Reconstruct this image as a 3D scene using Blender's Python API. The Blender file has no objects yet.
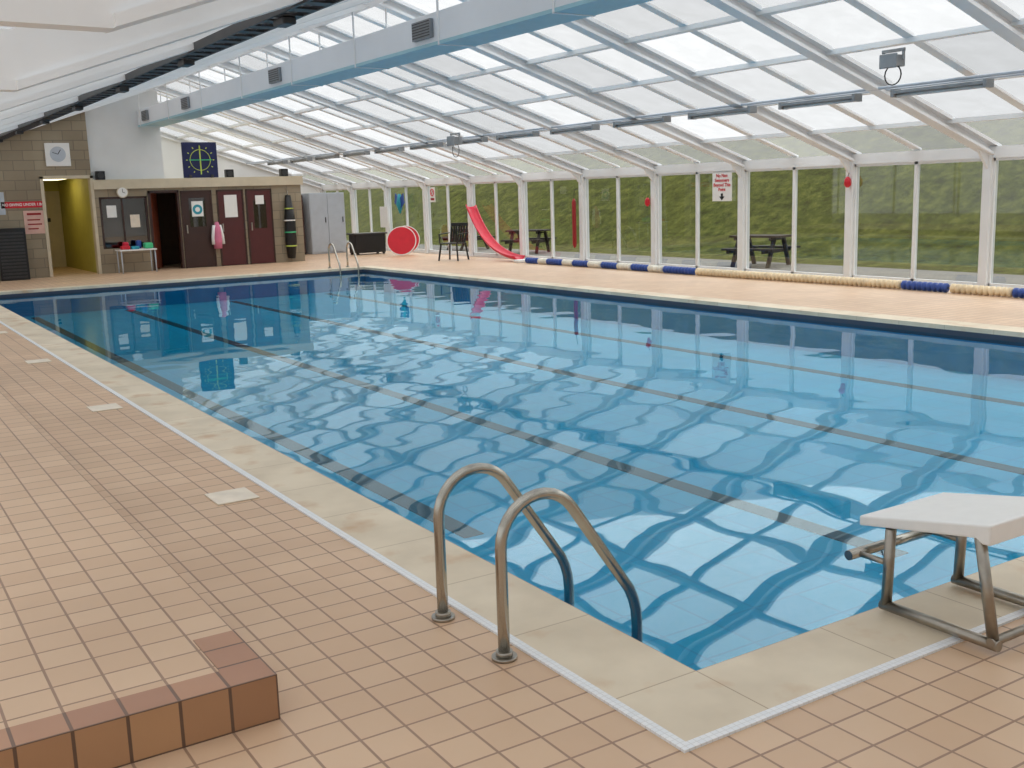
import bpy, bmesh, math, random
from mathutils import Vector, Matrix
random.seed(4)
S = bpy.context.scene
S.view_settings.view_transform = 'Standard'

def lin(r, g, b):
    f = lambda c: (c/255/12.92) if c/255 <= .04045 else ((c/255+.055)/1.055)**2.4
    return (f(r), f(g), f(b), 1)

# ------------------------------------------------------------------ materials
def newmat(name):
    m = bpy.data.materials.new(name); m.use_nodes = True
    nt = m.node_tree
    for n in list(nt.nodes): nt.nodes.remove(n)
    out = nt.nodes.new('ShaderNodeOutputMaterial')
    return m, nt, out

def M(name, rgb, rough=.5, metal=0., var=.12, scale=6., bump=0., emit=0., stretch=None):
    m, nt, out = newmat(name)
    p = nt.nodes.new('ShaderNodeBsdfPrincipled')
    p.inputs['Roughness'].default_value = rough
    p.inputs['Metallic'].default_value = metal
    g = nt.nodes.new('ShaderNodeNewGeometry')
    n = nt.nodes.new('ShaderNodeTexNoise'); n.inputs['Scale'].default_value = scale
    n.inputs['Detail'].default_value = 4
    src = g.outputs['Position']
    if stretch:
        mp = nt.nodes.new('ShaderNodeMapping'); mp.inputs['Scale'].default_value = stretch
        nt.links.new(src, mp.inputs['Vector']); src = mp.outputs['Vector']
    nt.links.new(src, n.inputs['Vector'])
    r = nt.nodes.new('ShaderNodeValToRGB')
    c = lin(*rgb)
    r.color_ramp.elements[0].position = .3; r.color_ramp.elements[1].position = .7
    r.color_ramp.elements[0].color = tuple(max(0, x*(1-var)) for x in c[:3])+(1,)
    r.color_ramp.elements[1].color = tuple(min(1, x*(1+var)) for x in c[:3])+(1,)
    nt.links.new(n.outputs['Fac'], r.inputs['Fac'])
    nt.links.new(r.outputs['Color'], p.inputs['Base Color'])
    if bump:
        b = nt.nodes.new('ShaderNodeBump'); b.inputs['Strength'].default_value = bump; b.inputs['Distance'].default_value = .02
        nt.links.new(n.outputs['Fac'], b.inputs['Height']); nt.links.new(b.outputs['Normal'], p.inputs['Normal'])
    if emit:
        nt.links.new(r.outputs['Color'], p.inputs['Emission Color']); p.inputs['Emission Strength'].default_value = emit
    nt.links.new(p.outputs['BSDF'], out.inputs['Surface'])
    return m

def brickvec(nt, axes, w, h, off=(0, 0)):
    g = nt.nodes.new('ShaderNodeNewGeometry')
    sp = nt.nodes.new('ShaderNodeSeparateXYZ'); nt.links.new(g.outputs['Position'], sp.inputs[0])
    cb = nt.nodes.new('ShaderNodeCombineXYZ')
    for i, a in enumerate(axes):
        ad = nt.nodes.new('ShaderNodeMath'); ad.operation = 'ADD'; ad.inputs[1].default_value = off[i]+60*(w if i == 0 else h)
        nt.links.new(sp.outputs['XYZ'.index(a)], ad.inputs[0]); nt.links.new(ad.outputs[0], cb.inputs[i])
    return g, cb

def TILE(name, axes, w, h, c1, c2, cm, rough=.4, mortar=.006, off=(0, 0), offset=0., stain=.15, bump=.3, stainscale=.9, rust=None):
    m, nt, out = newmat(name)
    p = nt.nodes.new('ShaderNodeBsdfPrincipled'); p.inputs['Roughness'].default_value = rough
    g, cb = brickvec(nt, axes, w, h, off)
    br = nt.nodes.new('ShaderNodeTexBrick'); br.offset = offset; br.squash = 1
    br.inputs['Scale'].default_value = 1; br.inputs['Brick Width'].default_value = w; br.inputs['Row Height'].default_value = h
    br.inputs['Mortar Size'].default_value = mortar; br.inputs['Mortar Smooth'].default_value = .3
    br.inputs['Color1'].default_value = lin(*c1); br.inputs['Color2'].default_value = lin(*c2); br.inputs['Mortar'].default_value = lin(*cm)
    nt.links.new(cb.outputs[0], br.inputs['Vector'])
    n = nt.nodes.new('ShaderNodeTexNoise'); n.inputs['Scale'].default_value = stainscale; n.inputs['Detail'].default_value = 5
    nt.links.new(g.outputs['Position'], n.inputs['Vector'])
    r = nt.nodes.new('ShaderNodeValToRGB'); r.color_ramp.elements[0].position = .35; r.color_ramp.elements[1].position = .65
    r.color_ramp.elements[0].color = (1-stain, 1-stain*1.1, 1-stain*1.2, 1); r.color_ramp.elements[1].color = (1, 1, 1, 1)
    nt.links.new(n.outputs['Fac'], r.inputs['Fac'])
    mx = nt.nodes.new('ShaderNodeMix'); mx.data_type = 'RGBA'; mx.blend_type = 'MULTIPLY'; mx.inputs['Factor'].default_value = 1
    nt.links.new(br.outputs['Color'], mx.inputs['A']); nt.links.new(r.outputs['Color'], mx.inputs['B'])
    res = mx.outputs['Result']
    if rust:
        n2 = nt.nodes.new('ShaderNodeTexNoise'); n2.inputs['Scale'].default_value = 3.1; n2.inputs['Detail'].default_value = 6
        nt.links.new(g.outputs['Position'], n2.inputs['Vector'])
        r2 = nt.nodes.new('ShaderNodeValToRGB'); r2.color_ramp.elements[0].position = .56; r2.color_ramp.elements[1].position = .7
        r2.color_ramp.elements[0].color = (0, 0, 0, 1); r2.color_ramp.elements[1].color = (.6, .6, .6, 1)
        nt.links.new(n2.outputs['Fac'], r2.inputs['Fac'])
        m3 = nt.nodes.new('ShaderNodeMix'); m3.data_type = 'RGBA'; nt.links.new(r2.outputs['Color'], m3.inputs['Factor'])
        nt.links.new(res, m3.inputs['A']); m3.inputs['B'].default_value = lin(*rust); res = m3.outputs['Result']
    nt.links.new(res, p.inputs['Base Color'])
    b = nt.nodes.new('ShaderNodeBump'); b.invert = True; b.inputs['Strength'].default_value = bump; b.inputs['Distance'].default_value = .004
    nt.links.new(br.outputs['Fac'], b.inputs['Height'])
    if bump: nt.links.new(b.outputs['Normal'], p.inputs['Normal'])
    nt.links.new(p.outputs['BSDF'], out.inputs['Surface'])
    return m

def glassmat(name, tint, gloss=.08):
    m, nt, out = newmat(name)
    t = nt.nodes.new('ShaderNodeBsdfTransparent'); t.inputs[0].default_value = tint
    g = nt.nodes.new('ShaderNodeBsdfGlossy'); g.inputs['Roughness'].default_value = .02
    n = nt.nodes.new('ShaderNodeTexNoise'); n.inputs['Scale'].default_value = 1.5
    mp = nt.nodes.new('ShaderNodeMapRange'); mp.inputs['To Min'].default_value = gloss*.6; mp.inputs['To Max'].default_value = gloss*1.4
    nt.links.new(n.outputs['Fac'], mp.inputs['Value'])
    mx = nt.nodes.new('ShaderNodeMixShader'); nt.links.new(mp.outputs[0], mx.inputs[0])
    nt.links.new(t.outputs[0], mx.inputs[1]); nt.links.new(g.outputs[0], mx.inputs[2]); nt.links.new(mx.outputs[0], out.inputs[0])
    return m

def panelmat(name):
    m, nt, out = newmat(name)
    g, cb = brickvec(nt, 'XY', 1.2, 1.215, (-.3, -7.13+2.43*3))
    br = nt.nodes.new('ShaderNodeTexBrick'); br.offset = 0; br.squash = 1
    br.inputs['Scale'].default_value = 1; br.inputs['Brick Width'].default_value = 1.2; br.inputs['Row Height'].default_value = 1.215
    br.inputs['Mortar Size'].default_value = 0
    br.inputs['Color1'].default_value = (.45, .46, .465, 1); br.inputs['Color2'].default_value = (.69, .70, .705, 1)
    nt.links.new(cb.outputs[0], br.inputs['Vector'])
    n = nt.nodes.new('ShaderNodeTexNoise'); n.inputs['Scale'].default_value = 3.5; n.inputs['Detail'].default_value = 2
    nt.links.new(g.outputs['Position'], n.inputs['Vector'])
    r = nt.nodes.new('ShaderNodeValToRGB'); r.color_ramp.elements[0].position = .3; r.color_ramp.elements[1].position = .7
    r.color_ramp.elements[0].color = (.93, .93, .925, 1); r.color_ramp.elements[1].color = (1, 1, 1, 1)
    nt.links.new(n.outputs['Fac'], r.inputs['Fac'])
    mu = nt.nodes.new('ShaderNodeMix'); mu.data_type = 'RGBA'; mu.blend_type = 'MULTIPLY'; mu.inputs['Factor'].default_value = 1
    nt.links.new(br.outputs['Color'], mu.inputs['A']); nt.links.new(r.outputs[0], mu.inputs['B'])
    t = nt.nodes.new('ShaderNodeBsdfTransparent'); nt.links.new(mu.outputs['Result'], t.inputs[0])
    d = nt.nodes.new('ShaderNodeBsdfTranslucent'); nt.links.new(mu.outputs['Result'], d.inputs[0])
    mx = nt.nodes.new('ShaderNodeMixShader'); mx.inputs[0].default_value = .25
    nt.links.new(t.outputs[0], mx.inputs[1]); nt.links.new(d.outputs[0], mx.inputs[2]); nt.links.new(mx.outputs[0], out.inputs[0])
    return m

def liningmat(name):
    m, nt, out = newmat(name)
    geo = nt.nodes.new('ShaderNodeNewGeometry')
    n = nt.nodes.new('ShaderNodeTexNoise'); n.inputs['Scale'].default_value = .8; n.inputs['Detail'].default_value = 4
    nt.links.new(geo.outputs['Position'], n.inputs['Vector'])
    r = nt.nodes.new('ShaderNodeValToRGB'); r.color_ramp.elements[0].color = (.36, .37, .38, 1); r.color_ramp.elements[1].color = (.46, .47, .48, 1)
    nt.links.new(n.outputs['Fac'], r.inputs['Fac'])
    t = nt.nodes.new('ShaderNodeBsdfTransparent'); nt.links.new(r.outputs[0], t.inputs[0])
    tl = nt.nodes.new('ShaderNodeBsdfTranslucent'); nt.links.new(r.outputs[0], tl.inputs[0])
    d = nt.nodes.new('ShaderNodeBsdfDiffuse'); nt.links.new(r.outputs[0], d.inputs[0])
    m1 = nt.nodes.new('ShaderNodeMixShader'); m1.inputs[0].default_value = .5
    nt.links.new(tl.outputs[0], m1.inputs[1]); nt.links.new(d.outputs[0], m1.inputs[2])
    m2 = nt.nodes.new('ShaderNodeMixShader'); m2.inputs[0].default_value = .7
    nt.links.new(t.outputs[0], m2.inputs[1]); nt.links.new(m1.outputs[0], m2.inputs[2]); nt.links.new(m2.outputs[0], out.inputs[0])
    return m

def watermat():
    m, nt, out = newmat('pool_water')
    geo = nt.nodes.new('ShaderNodeNewGeometry')
    n1 = nt.nodes.new('ShaderNodeTexNoise'); n1.inputs['Scale'].default_value = 2.2; n1.inputs['Detail'].default_value = 0
    n2 = nt.nodes.new('ShaderNodeTexNoise'); n2.inputs['Scale'].default_value = .6; n2.inputs['Detail'].default_value = 0
    for n in (n1, n2): nt.links.new(geo.outputs['Position'], n.inputs['Vector'])
    s = nt.nodes.new('ShaderNodeMath'); s.operation = 'MULTIPLY_ADD'; s.inputs[1].default_value = .4
    nt.links.new(n2.outputs['Fac'], s.inputs[0]); nt.links.new(n1.outputs['Fac'], s.inputs[2])
    b = nt.nodes.new('ShaderNodeBump'); b.inputs['Strength'].default_value = 1; b.inputs['Distance'].default_value = .0026
    nt.links.new(s.outputs[0], b.inputs['Height'])
    fr = nt.nodes.new('ShaderNodeFresnel'); fr.inputs['IOR'].default_value = 1.36
    nt.links.new(b.outputs[0], fr.inputs['Normal'])
    pw = nt.nodes.new('ShaderNodeMath'); pw.operation = 'POWER'; pw.inputs[1].default_value = .7; nt.links.new(fr.outputs[0], pw.inputs[0])
    ml = nt.nodes.new('ShaderNodeMath'); ml.operation = 'MULTIPLY'; ml.inputs[1].default_value = .75; nt.links.new(pw.outputs[0], ml.inputs[0])
    t = nt.nodes.new('ShaderNodeBsdfTransparent'); t.inputs[0].default_value = (.56, .96, 1, 1)
    g = nt.nodes.new('ShaderNodeBsdfGlossy'); g.inputs['Roughness'].default_value = .015
    g.inputs['Color'].default_value = (.82, .97, 1, 1)
    nt.links.new(b.outputs[0], g.inputs['Normal'])
    mx = nt.nodes.new('ShaderNodeMixShader')
    nt.links.new(ml.outputs[0], mx.inputs[0]); nt.links.new(t.outputs[0], mx.inputs[1]); nt.links.new(g.outputs[0], mx.inputs[2])
    nt.links.new(mx.outputs[0], out.inputs[0])
    return m

def grassmat():
    m, nt, out = newmat('grass')
    geo = nt.nodes.new('ShaderNodeNewGeometry')
    p = nt.nodes.new('ShaderNodeBsdfPrincipled'); p.inputs['Roughness'].default_value = .95
    p.inputs['Specular IOR Level'].default_value = .1
    n1 = nt.nodes.new('ShaderNodeTexNoise'); n1.inputs['Scale'].default_value = 3; n1.inputs['Detail'].default_value = 12; n1.inputs['Roughness'].default_value = .8
    nt.links.new(geo.outputs['Position'], n1.inputs['Vector'])
    r = nt.nodes.new('ShaderNodeValToRGB')
    r.color_ramp.elements[0].position = .36; r.color_ramp.elements[0].color = lin(52, 52, 28)
    r.color_ramp.elements[1].position = .64; r.color_ramp.elements[1].color = lin(108, 110, 54)
    e = r.color_ramp.elements.new(.5); e.color = lin(78, 84, 38)
    nt.links.new(n1.outputs[0], r.inputs[0]); nt.links.new(r.outputs[0], p.inputs['Base Color'])
    bp = nt.nodes.new('ShaderNodeBump'); bp.inputs['Distance'].default_value = .08; nt.links.new(n1.outputs[0], bp.inputs['Height']); nt.links.new(bp.outputs[0], p.inputs['Normal'])
    nt.links.new(p.outputs[0], out.inputs[0])
    return m

DC1, DC2, DM = (222, 190, 158), (213, 179, 147), (162, 130, 108)
m_deck = TILE('deck_tile', 'XY', .15, .15, DC1, DC2, DM, rough=.45, stain=.12, mortar=.005)
m_nose = TILE('step_nosing_tile', 'XY', .15, .15, (190, 144, 114), (174, 128, 102), (122, 94, 78), rough=.4, off=(0, .03))
m_nosev = TILE('step_riser_tile', 'XZ', .15, .152, (188, 146, 108), (166, 124, 92), (104, 80, 66), rough=.4)
m_nosev2 = TILE('step_side_tile', 'YZ', .15, .152, (188, 146, 108), (166, 124, 92), (104, 80, 66), rough=.4)
m_coping = TILE('coping_stone', 'XY', .6, .6, (234, 220, 196), (226, 211, 186), (188, 168, 142), rough=.6, mortar=.003, stain=.18, stainscale=2.2, off=(.24, .25), rust=(196, 154, 112))
m_line = TILE('white_line_mosaic', 'XY', .0225, .0225, (240, 241, 242), (232, 235, 238), (218, 218, 218), mortar=.0015, stain=.02)
m_basin = TILE('pool_blue_lining', 'XY', .3, .3, (8, 176, 214), (6, 168, 210), (4, 152, 196), rough=.6, mortar=.008, stain=.1, bump=0)
m_basinw = M('pool_wall_lining', (10, 150, 200), .5, var=.06)
m_navy = TILE('waterline_navy_tile', 'XY', .1, .1, (22, 38, 66), (26, 44, 76), (60, 70, 90), mortar=.004)
m_lane = M('lane_line_dark', (4, 34, 60), .6)
m_water = watermat()
m_white = M('white_paint', (226, 228, 228), .5, var=.04, scale=1.5)
m_lining = liningmat('roof_lining_sheet')
m_frame = M('white_frame', (234, 236, 237), .4, var=.04, scale=2)
m_rafter = M('painted_rafter', (232, 234, 236), .45, var=.05, scale=1.2)
m_rib = M('painted_rib_white', (244, 245, 245), .45, var=.03, scale=1.2)
m_panel = panelmat('translucent_roof_sheet')
m_glass = glassmat('window_glass', (.68, .70, .69, 1), .1)
m_clear = glassmat('clear_glass', (.9, .92, .92, 1), .06)
m_dglass = glassmat('dark_glass', (.45, .48, .5, 1), .12)
m_block = TILE('blockwork', 'XZ', .44, .22, (166, 154, 132), (152, 140, 120), (134, 124, 108), rough=.85, mortar=.01, offset=.5, stain=.2)
m_blockside = TILE('blockwork_side', 'YZ', .44, .22, (166, 154, 132), (152, 140, 120), (134, 124, 108), rough=.85, mortar=.01, offset=.5, stain=.2)
m_yellow = M('yellow_paint', (192, 184, 96), .6, var=.05)
m_cream = M('cream_fascia', (206, 194, 170), .6, var=.05)
m_duct = M('duct_white', (232, 236, 241), .45, var=.04, scale=1)
m_teal = M('duct_painted_pool_glow', (160, 202, 214), .5, var=.04)  # teal light thrown up by the pool, put into the colour
m_dgrey = M('dark_grey_metal', (62, 62, 64), .45, .3)
m_grille = M('grille_grey', (140, 144, 148), .5, .05)
m_black = M('black_plastic', (22, 22, 24), .4)
m_steel = M('brushed_steel', (182, 178, 168), .24, 1., var=.08, scale=30, stretch=(1, 1, .1))
m_steel2 = M('dull_steel', (168, 162, 152), .35, 1., var=.12, scale=20)
m_fib = M('white_fibreglass', (246, 246, 244), .35, var=.02, scale=20)
m_red = M('red_plastic', (206, 24, 44), .35, var=.06)
m_redp = M('pinkish_red_plastic', (218, 36, 66), .35, var=.06)
m_redd = M('dark_red', (150, 24, 28), .5)
m_maroon = M('maroon_door_paint', (80, 30, 32), .4, var=.08)
m_brown = M('brown_door_paint', (58, 34, 28), .4, var=.1)
m_blue = M('blue_float', (44, 78, 158), .4)
m_cfloat = M('cream_float', (234, 214, 178), .45)
m_wfloat = M('white_float', (234, 230, 216), .45)
m_paper = M('white_paper', (236, 236, 234), .7, var=.02)
m_wood = M('weathered_wood', (46, 38, 32), .8, var=.25, scale=4, stretch=(1, 8, 1))
m_grass = grassmat()
m_path = M('grey_paving', (108, 107, 103), .9, var=.15, scale=2)
m_pink = M('pink_fabric', (210, 120, 150), .8)
m_green = M('green_mark', (70, 190, 130), .5)
m_dnavy = M('navy_board', (14, 26, 78), .45)
m_yel2 = M('yellow_mark', (190, 206, 90), .5)
m_tube = M('lamp_tube', (200, 204, 206), .3, var=.02)
m_light = M('lit_lamp', (255, 240, 190), .5, var=.01, emit=3)
m_lgrey = M('light_grey_laminate', (188, 196, 206), .5, var=.05)
m_inner = M('office_inner_wall', (92, 70, 56), .8)
m_lid = M('deck_cover_plate', (232, 220, 202), .6, var=.08, scale=9)
m_turq = M('turquoise_fabric', (40, 150, 170), .6)

# ------------------------------------------------------------------ mesh builder
class B:
    def __init__(s): s.bm = bmesh.new()
    def box(s, c, d, rot=None, mi=0):
        r = bmesh.ops.create_cube(s.bm, size=1)
        vs = r['verts']
        for v in vs:
            p = Vector((v.co.x*d[0], v.co.y*d[1], v.co.z*d[2]))
            if rot is not None: p = rot @ p
            v.co = p+Vector(c)
        for f in {f for v in vs for f in v.link_faces}: f.material_index = mi
        return s
    def mm(s, a, b, mi=0):
        return s.box([(a[i]+b[i])/2 for i in range(3)], [abs(b[i]-a[i]) for i in range(3)], None, mi)
    def quad(s, pts, mi=0):
        f = s.bm.faces.new([s.bm.verts.new(p) for p in pts]); f.material_index = mi
        return s
    def bar(s, p0, p1, w, h, mi=0, up=(0, 0, 1)):
        p0 = Vector(p0); p1 = Vector(p1); d = (p1-p0); L = d.length; d.normalize()
        u = Vector(up); side = d.cross(u)
        if side.length < 1e-4: side = d.cross(Vector((1, 0, 0)))
        side.normalize(); u = side.cross(d)
        R = Matrix((d, side, u)).transposed()
        return s.box((p0+p1)/2, (L, w, h), R, mi)
    def tube(s, pts, r, seg=10, mi=0, rr=None):
        pts = [Vector(p) for p in pts]; n = len(pts); rings = []
        t0 = (pts[1]-pts[0]).normalized()
        a = t0.orthogonal().normalized()
        for i, p in enumerate(pts):
            t = ((pts[min(i+1, n-1)]-pts[max(i-1, 0)])).normalized()
            a = (a-t*a.dot(t)).normalized(); b = t.cross(a)
            rad = rr[i] if rr else r
            rings.append([s.bm.verts.new(p+(a*math.cos(2*math.pi*k/seg)+b*math.sin(2*math.pi*k/seg))*rad) for k in range(seg)])
        for i in range(n-1):
            for k in range(seg):
                f = s.bm.faces.new((rings[i][k], rings[i][(k+1) % seg], rings[i+1][(k+1) % seg], rings[i+1][k])); f.material_index = mi; f.smooth = True
        f = s.bm.faces.new(rings[0][::-1]); f.material_index = mi
        f = s.bm.faces.new(rings[-1]); f.material_index = mi
        return s
    def prism(s, poly, a, b, fn, mi=0):
        v0 = [s.bm.verts.new(fn(x, y, a)) for x, y in poly]; v1 = [s.bm.verts.new(fn(x, y, b)) for x, y in poly]
        n = len(poly)
        fs = [s.bm.faces.new(v0), s.bm.faces.new(v1[::-1])]
        for i in range(n): fs.append(s.bm.faces.new((v0[i], v1[i], v1[(i+1) % n], v0[(i+1) % n])))
        for f in fs: f.material_index = mi
        return s
    def disc(s, c, r, t, axis, seg=32, mi=0):
        A = Vector(axis).normalized(); c = Vector(c)
        return s.tube([c-A*t/2, c+A*t/2], r, seg, mi)
    def obj(s, name, mats, bevel=0., origin=None, seg=2):
        bmesh.ops.recalc_face_normals(s.bm, faces=s.bm.faces[:])
        me = bpy.data.meshes.new(name)
        xs = [v.co for v in s.bm.verts]
        if origin is None:
            origin = Vector(((min(v.x for v in xs)+max(v.x for v in xs))/2, (min(v.y for v in xs)+max(v.y for v in xs))/2, min(v.z for v in xs)))
        origin = Vector(origin)
        for v in s.bm.verts: v.co -= origin
        s.bm.to_mesh(me); s.bm.free()
        for m in (mats if isinstance(mats, (list, tuple)) else [mats]): me.materials.append(m)
        o = bpy.data.objects.new(name, me); o.location = origin
        S.collection.objects.link(o)
        if bevel:
            md = o.modifiers.new('bevel', 'BEVEL'); md.width = bevel; md.segments = seg; md.limit_method = 'ANGLE'
        return o

def tag(o, label, category, group=None, kind=None):
    o['label'] = label; o['category'] = category
    if group: o['group'] = group
    if kind: o['kind'] = kind
    return o
def struct(o, label=None, category=None):
    o['kind'] = 'structure'
    if label: o['label'] = label
    if category: o['category'] = category
    return o
def thing(name, base, parts, label, category, group=None):
    e = bpy.data.objects.new(name, None); e.location = base; e.empty_display_size = .1
    S.collection.objects.link(e)
    for p in parts:
        p.parent = e; p.location = p.location-Vector(base)
    return tag(e, label, category, group)
def dup(o, loc, rz=0, label=None):
    c = o.copy(); S.collection.objects.link(c); c.location = loc; c.rotation_euler[2] = o.rotation_euler[2]+rz
    def rec(a, b):
        for ch in a.children:
            k = ch.copy(); S.collection.objects.link(k); k.parent = b; rec(ch, k)
    rec(o, c)
    if label: c['label'] = label
    return c
def text(name, s, size, loc, face, mat, spacing=1.):
    cu = bpy.data.curves.new('txt', 'FONT'); cu.body = s; cu.size = size; cu.align_x = 'CENTER'; cu.align_y = 'CENTER'; cu.extrude = .001; cu.offset = size*.02
    cu.space_line = spacing
    o = bpy.data.objects.new('txt', cu); S.collection.objects.link(o)
    dg = bpy.context.evaluated_depsgraph_get(); dg.update()
    me = bpy.data.meshes.new_from_object(o.evaluated_get(dg))
    bpy.data.objects.remove(o)
    if face == '-X': R = Matrix(((0, 0, -1), (-1, 0, 0), (0, 1, 0)))
    else: R = Matrix(((1, 0, 0), (0, 0, -1), (0, 1, 0)))
    me.transform(R.to_4x4())
    me.materials.clear(); me.materials.append(mat)
    t = bpy.data.objects.new(name, me); t.location = loc; S.collection.objects.link(t)
    return t

# ------------------------------------------------------------------ dimensions
XW, YN, YF = 12.1, -5.02, 31.43
XL = -4.5
PX0, PX1, PY0, PY1 = .36, 8.4, .35, 20.4
XR, ZR, K = 4.8, 4.34, .33
def zr(x):
    if x >= XR: return ZR-K*(x-XR)
    return max(2.46, ZR-K*(XR-x)) if x > -.9 else 2.46
POST = [7.13+2.43*k for k in range(-5, 11)]
YO = 24.3

# ------------------------------------------------------------------ floor
b = B(); H = [0, 8.76, 0, 20.76]
b.mm((XL, YN, -.2), (H[0], YF, 0)).mm((H[1], YN, -.2), (XW+.1, YF, 0)).mm((H[0], YN, -.2), (H[1], H[2], 0)).mm((H[0], H[3], -.2), (H[1], YF, 0))
struct(b.obj('floor', m_deck), 'beige square-tiled pool deck', 'floor')

# raised tiled platform
b = B(); px, py = -.9, .87
b.mm((XL+.02, py+.13, 0), (px-.14, 24.2, .148), 0)
b.mm((px-.14, py+.42, 0), (px, 24.2, .148), 0)
b.mm((XL+.02, py, 0), (px-.14, py+.13, .15), 1)
b.mm((px-.14, py, 0), (px, py+.42, .15), 1)
o = b.obj('tiled_step', [m_deck, m_nose, m_nosev, m_nosev2])
for f in o.data.polygons:
    if f.material_index == 1:
        if abs(f.normal.y) > .7: f.material_index = 2
        elif abs(f.normal.x) > .7: f.material_index = 3
tag(o, 'raised beige tiled platform with brown nosing tiles', 'step')

# ------------------------------------------------------------------ pool
parts = []
D = -.5
ring = [((PX0-.1, PY0-.1), (PX0, PY1+.1)), ((PX1, PY0-.1), (PX1+.1, PY1+.1)), ((PX0, PY0-.1), (PX1, PY0)), ((PX0, PY1), (PX1, PY1+.1))]
b = B()
b.mm((PX0, PY0, D-.1), (PX1, PY1, D), 0)
for (a, c) in ring: b.mm((a[0], a[1], D-.1), (c[0], c[1], -.14), 1)
parts.append(b.obj('basin', [m_basin, m_basinw]))
b = B()
for k_, (a, c) in enumerate(ring): b.mm((a[0], a[1], -.14), (c[0], c[1], -.045), 1 if k_ in (0, 2) else 0)
parts.append(b.obj('waterline_tiles', [m_navy, m_basinw]))
b = B(); g = .006
b.mm((0, 0, -.045), (PX0, 20.76, g)).mm((PX1, 0, -.045), (8.76, 20.76, g)).mm((PX0, 0, -.045), (PX1, PY0, g)).mm((PX0, PY1, -.045), (PX1, 20.76, g))
parts.append(b.obj('coping', m_coping))
b = B(); b.mm((-.018, -.018, 0), (.018, 20.8, .009)).mm((.018, -.018, 0), (8.8, .018, .009))
parts.append(b.obj('edge_line', m_line))
for x in (1.25, 3.0, 5.15, 7.3):
    parts.append(B().mm((x-.07, PY0+(1.2 if x > 2 else 3.0), D), (x+.07, PY1-.4, D+.006)).obj('lane_line', m_lane))
thing('swimming_pool', (4.38, 10.38, D-.1), parts, 'rectangular blue-lined indoor pool with pale stone coping', 'swimming pool')
tag(B().quad([(PX0, PY0, -.1), (PX1, PY0, -.1), (PX1, PY1, -.1), (PX0, PY1, -.1)]).obj('pool_water', m_water), 'clear rippling blue water filling the pool', 'water', kind='stuff')

o = tag(B().mm((-.33, 3.33, 0), (-.1, 3.58, .008)).obj('deck_cover_plate', m_lid, .003), 'pale square skimmer cover plate set in deck', 'cover plate', 'skimmer cover plates')
for y in (6.65, 9.85, 13.05, 16.25): dup(o, (o.location.x, y, 0))

# ------------------------------------------------------------------ roof
SH = .14
fn = lambda x, z, yy: (x, yy, z)
b = B()
b.quad([(XR, YN, ZR+SH), (-.9, YN, zr(-.9)+SH), (-.9, YF, zr(-.9)+SH), (XR, YF, ZR+SH)])
b.quad([(-.9, YN, zr(-.9)+SH), (XL-.1, YN, 2.6), (XL-.1, YF, 2.6), (-.9, YF, zr(-.9)+SH)])
struct(b.obj('ceiling', m_lining), 'white panelled sloping roof lining', 'ceiling')
n = 0
for i in range(len(POST)-1):
    n += 1
    y0, y1 = POST[i], POST[i+1]
    b = B().quad([(XR+.05, y0, zr(XR+.05)+SH), (XW+.25, y0, 1.93-K*.25+SH), (XW+.25, y1, 1.93-K*.25+SH), (XR+.05, y1, zr(XR+.05)+SH)])
    struct(b.obj('window_%d' % n, m_panel), 'translucent sloping roof glazing', 'roof window')
y = POST[0]
b = B()
b.prism([(XR, ZR+SH-.05), (XW+.06, zr(XW+.06)+SH-.05), (XW+.06, zr(XW+.06)+SH-.003), (XR, ZR+SH-.003)], y-.12, y+.12, fn)
b.prism([(XR, ZR-.02), (XW+.06, zr(XW+.06)-.02), (XW+.06, zr(XW+.06)+SH-.04), (XR, ZR+SH-.04)], y-.02, y+.02, fn)
b.prism([(XR, ZR-.04), (XW+.06, zr(XW+.06)-.04), (XW+.06, zr(XW+.06)), (XR, ZR)], y-.09, y+.09, fn)
o = tag(b.obj('roof_rafter', m_rafter), 'white painted steel rafter over glazed roof', 'roof beam', 'rafters of the glazed slope')
for y in POST[1:]: dup(o, (o.location.x, y, o.location.z))
b = B(); y = POST[0]
b.prism([(XR, ZR-.1), (-.9, 2.46-.16), (-.9, 2.595), (XR, ZR+SH-.003)], y-.06, y+.06, fn)
b.prism([(XR, ZR-.14), (-.9, 2.46-.2), (-.9, 2.46-.15), (XR, ZR-.09)], y-.1, y+.1, fn)
b.prism([(-.9, 2.46-.2), (XL, 2.3), (XL, 2.595), (-.9, 2.595)], y-.06, y+.06, fn)
o = tag(b.obj('roof_rafter', m_rib), 'deep white painted rafter under lined roof', 'roof beam', 'rafters of the lined slope')
for y in POST[1:]: dup(o, (o.location.x, y, o.location.z))
first = None
for x in (5.1, 6.3, 7.5, 8.7, 9.9, 11.1):
    z = zr(x)+SH-.035
    if first is None:
        first = tag(B().bar((x, YN, z), (x, YF, z), .15, .06).obj('roof_purlin', m_frame), 'white purlin running along glazed roof', 'roof beam', 'purlins of the glazed slope')
        z0 = first.location.z-z
    else: dup(first, (x, first.location.y, z+z0))
y = (POST[0]+POST[1])/2
b = B(); b.prism([(XR, ZR+SH-.035), (XW, 1.93+SH-.035), (XW, 1.93+SH-.003), (XR, ZR+SH-.003)], y-.065, y+.065, fn)
o = tag(b.obj('glazing_bar', m_frame), 'white glazing bar between roof sheets', 'glazing bar', 'glazing bars of the roof')
for i in range(1, len(POST)-1): dup(o, (o.location.x, (POST[i]+POST[i+1])/2, o.location.z))
tag(B().mm((XR-.08, YN, ZR-.12), (XR+.08, YF, ZR+SH-.03)).obj('ridge_beam', m_rafter), 'white ridge beam along the roof peak', 'roof beam')
first = None
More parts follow.
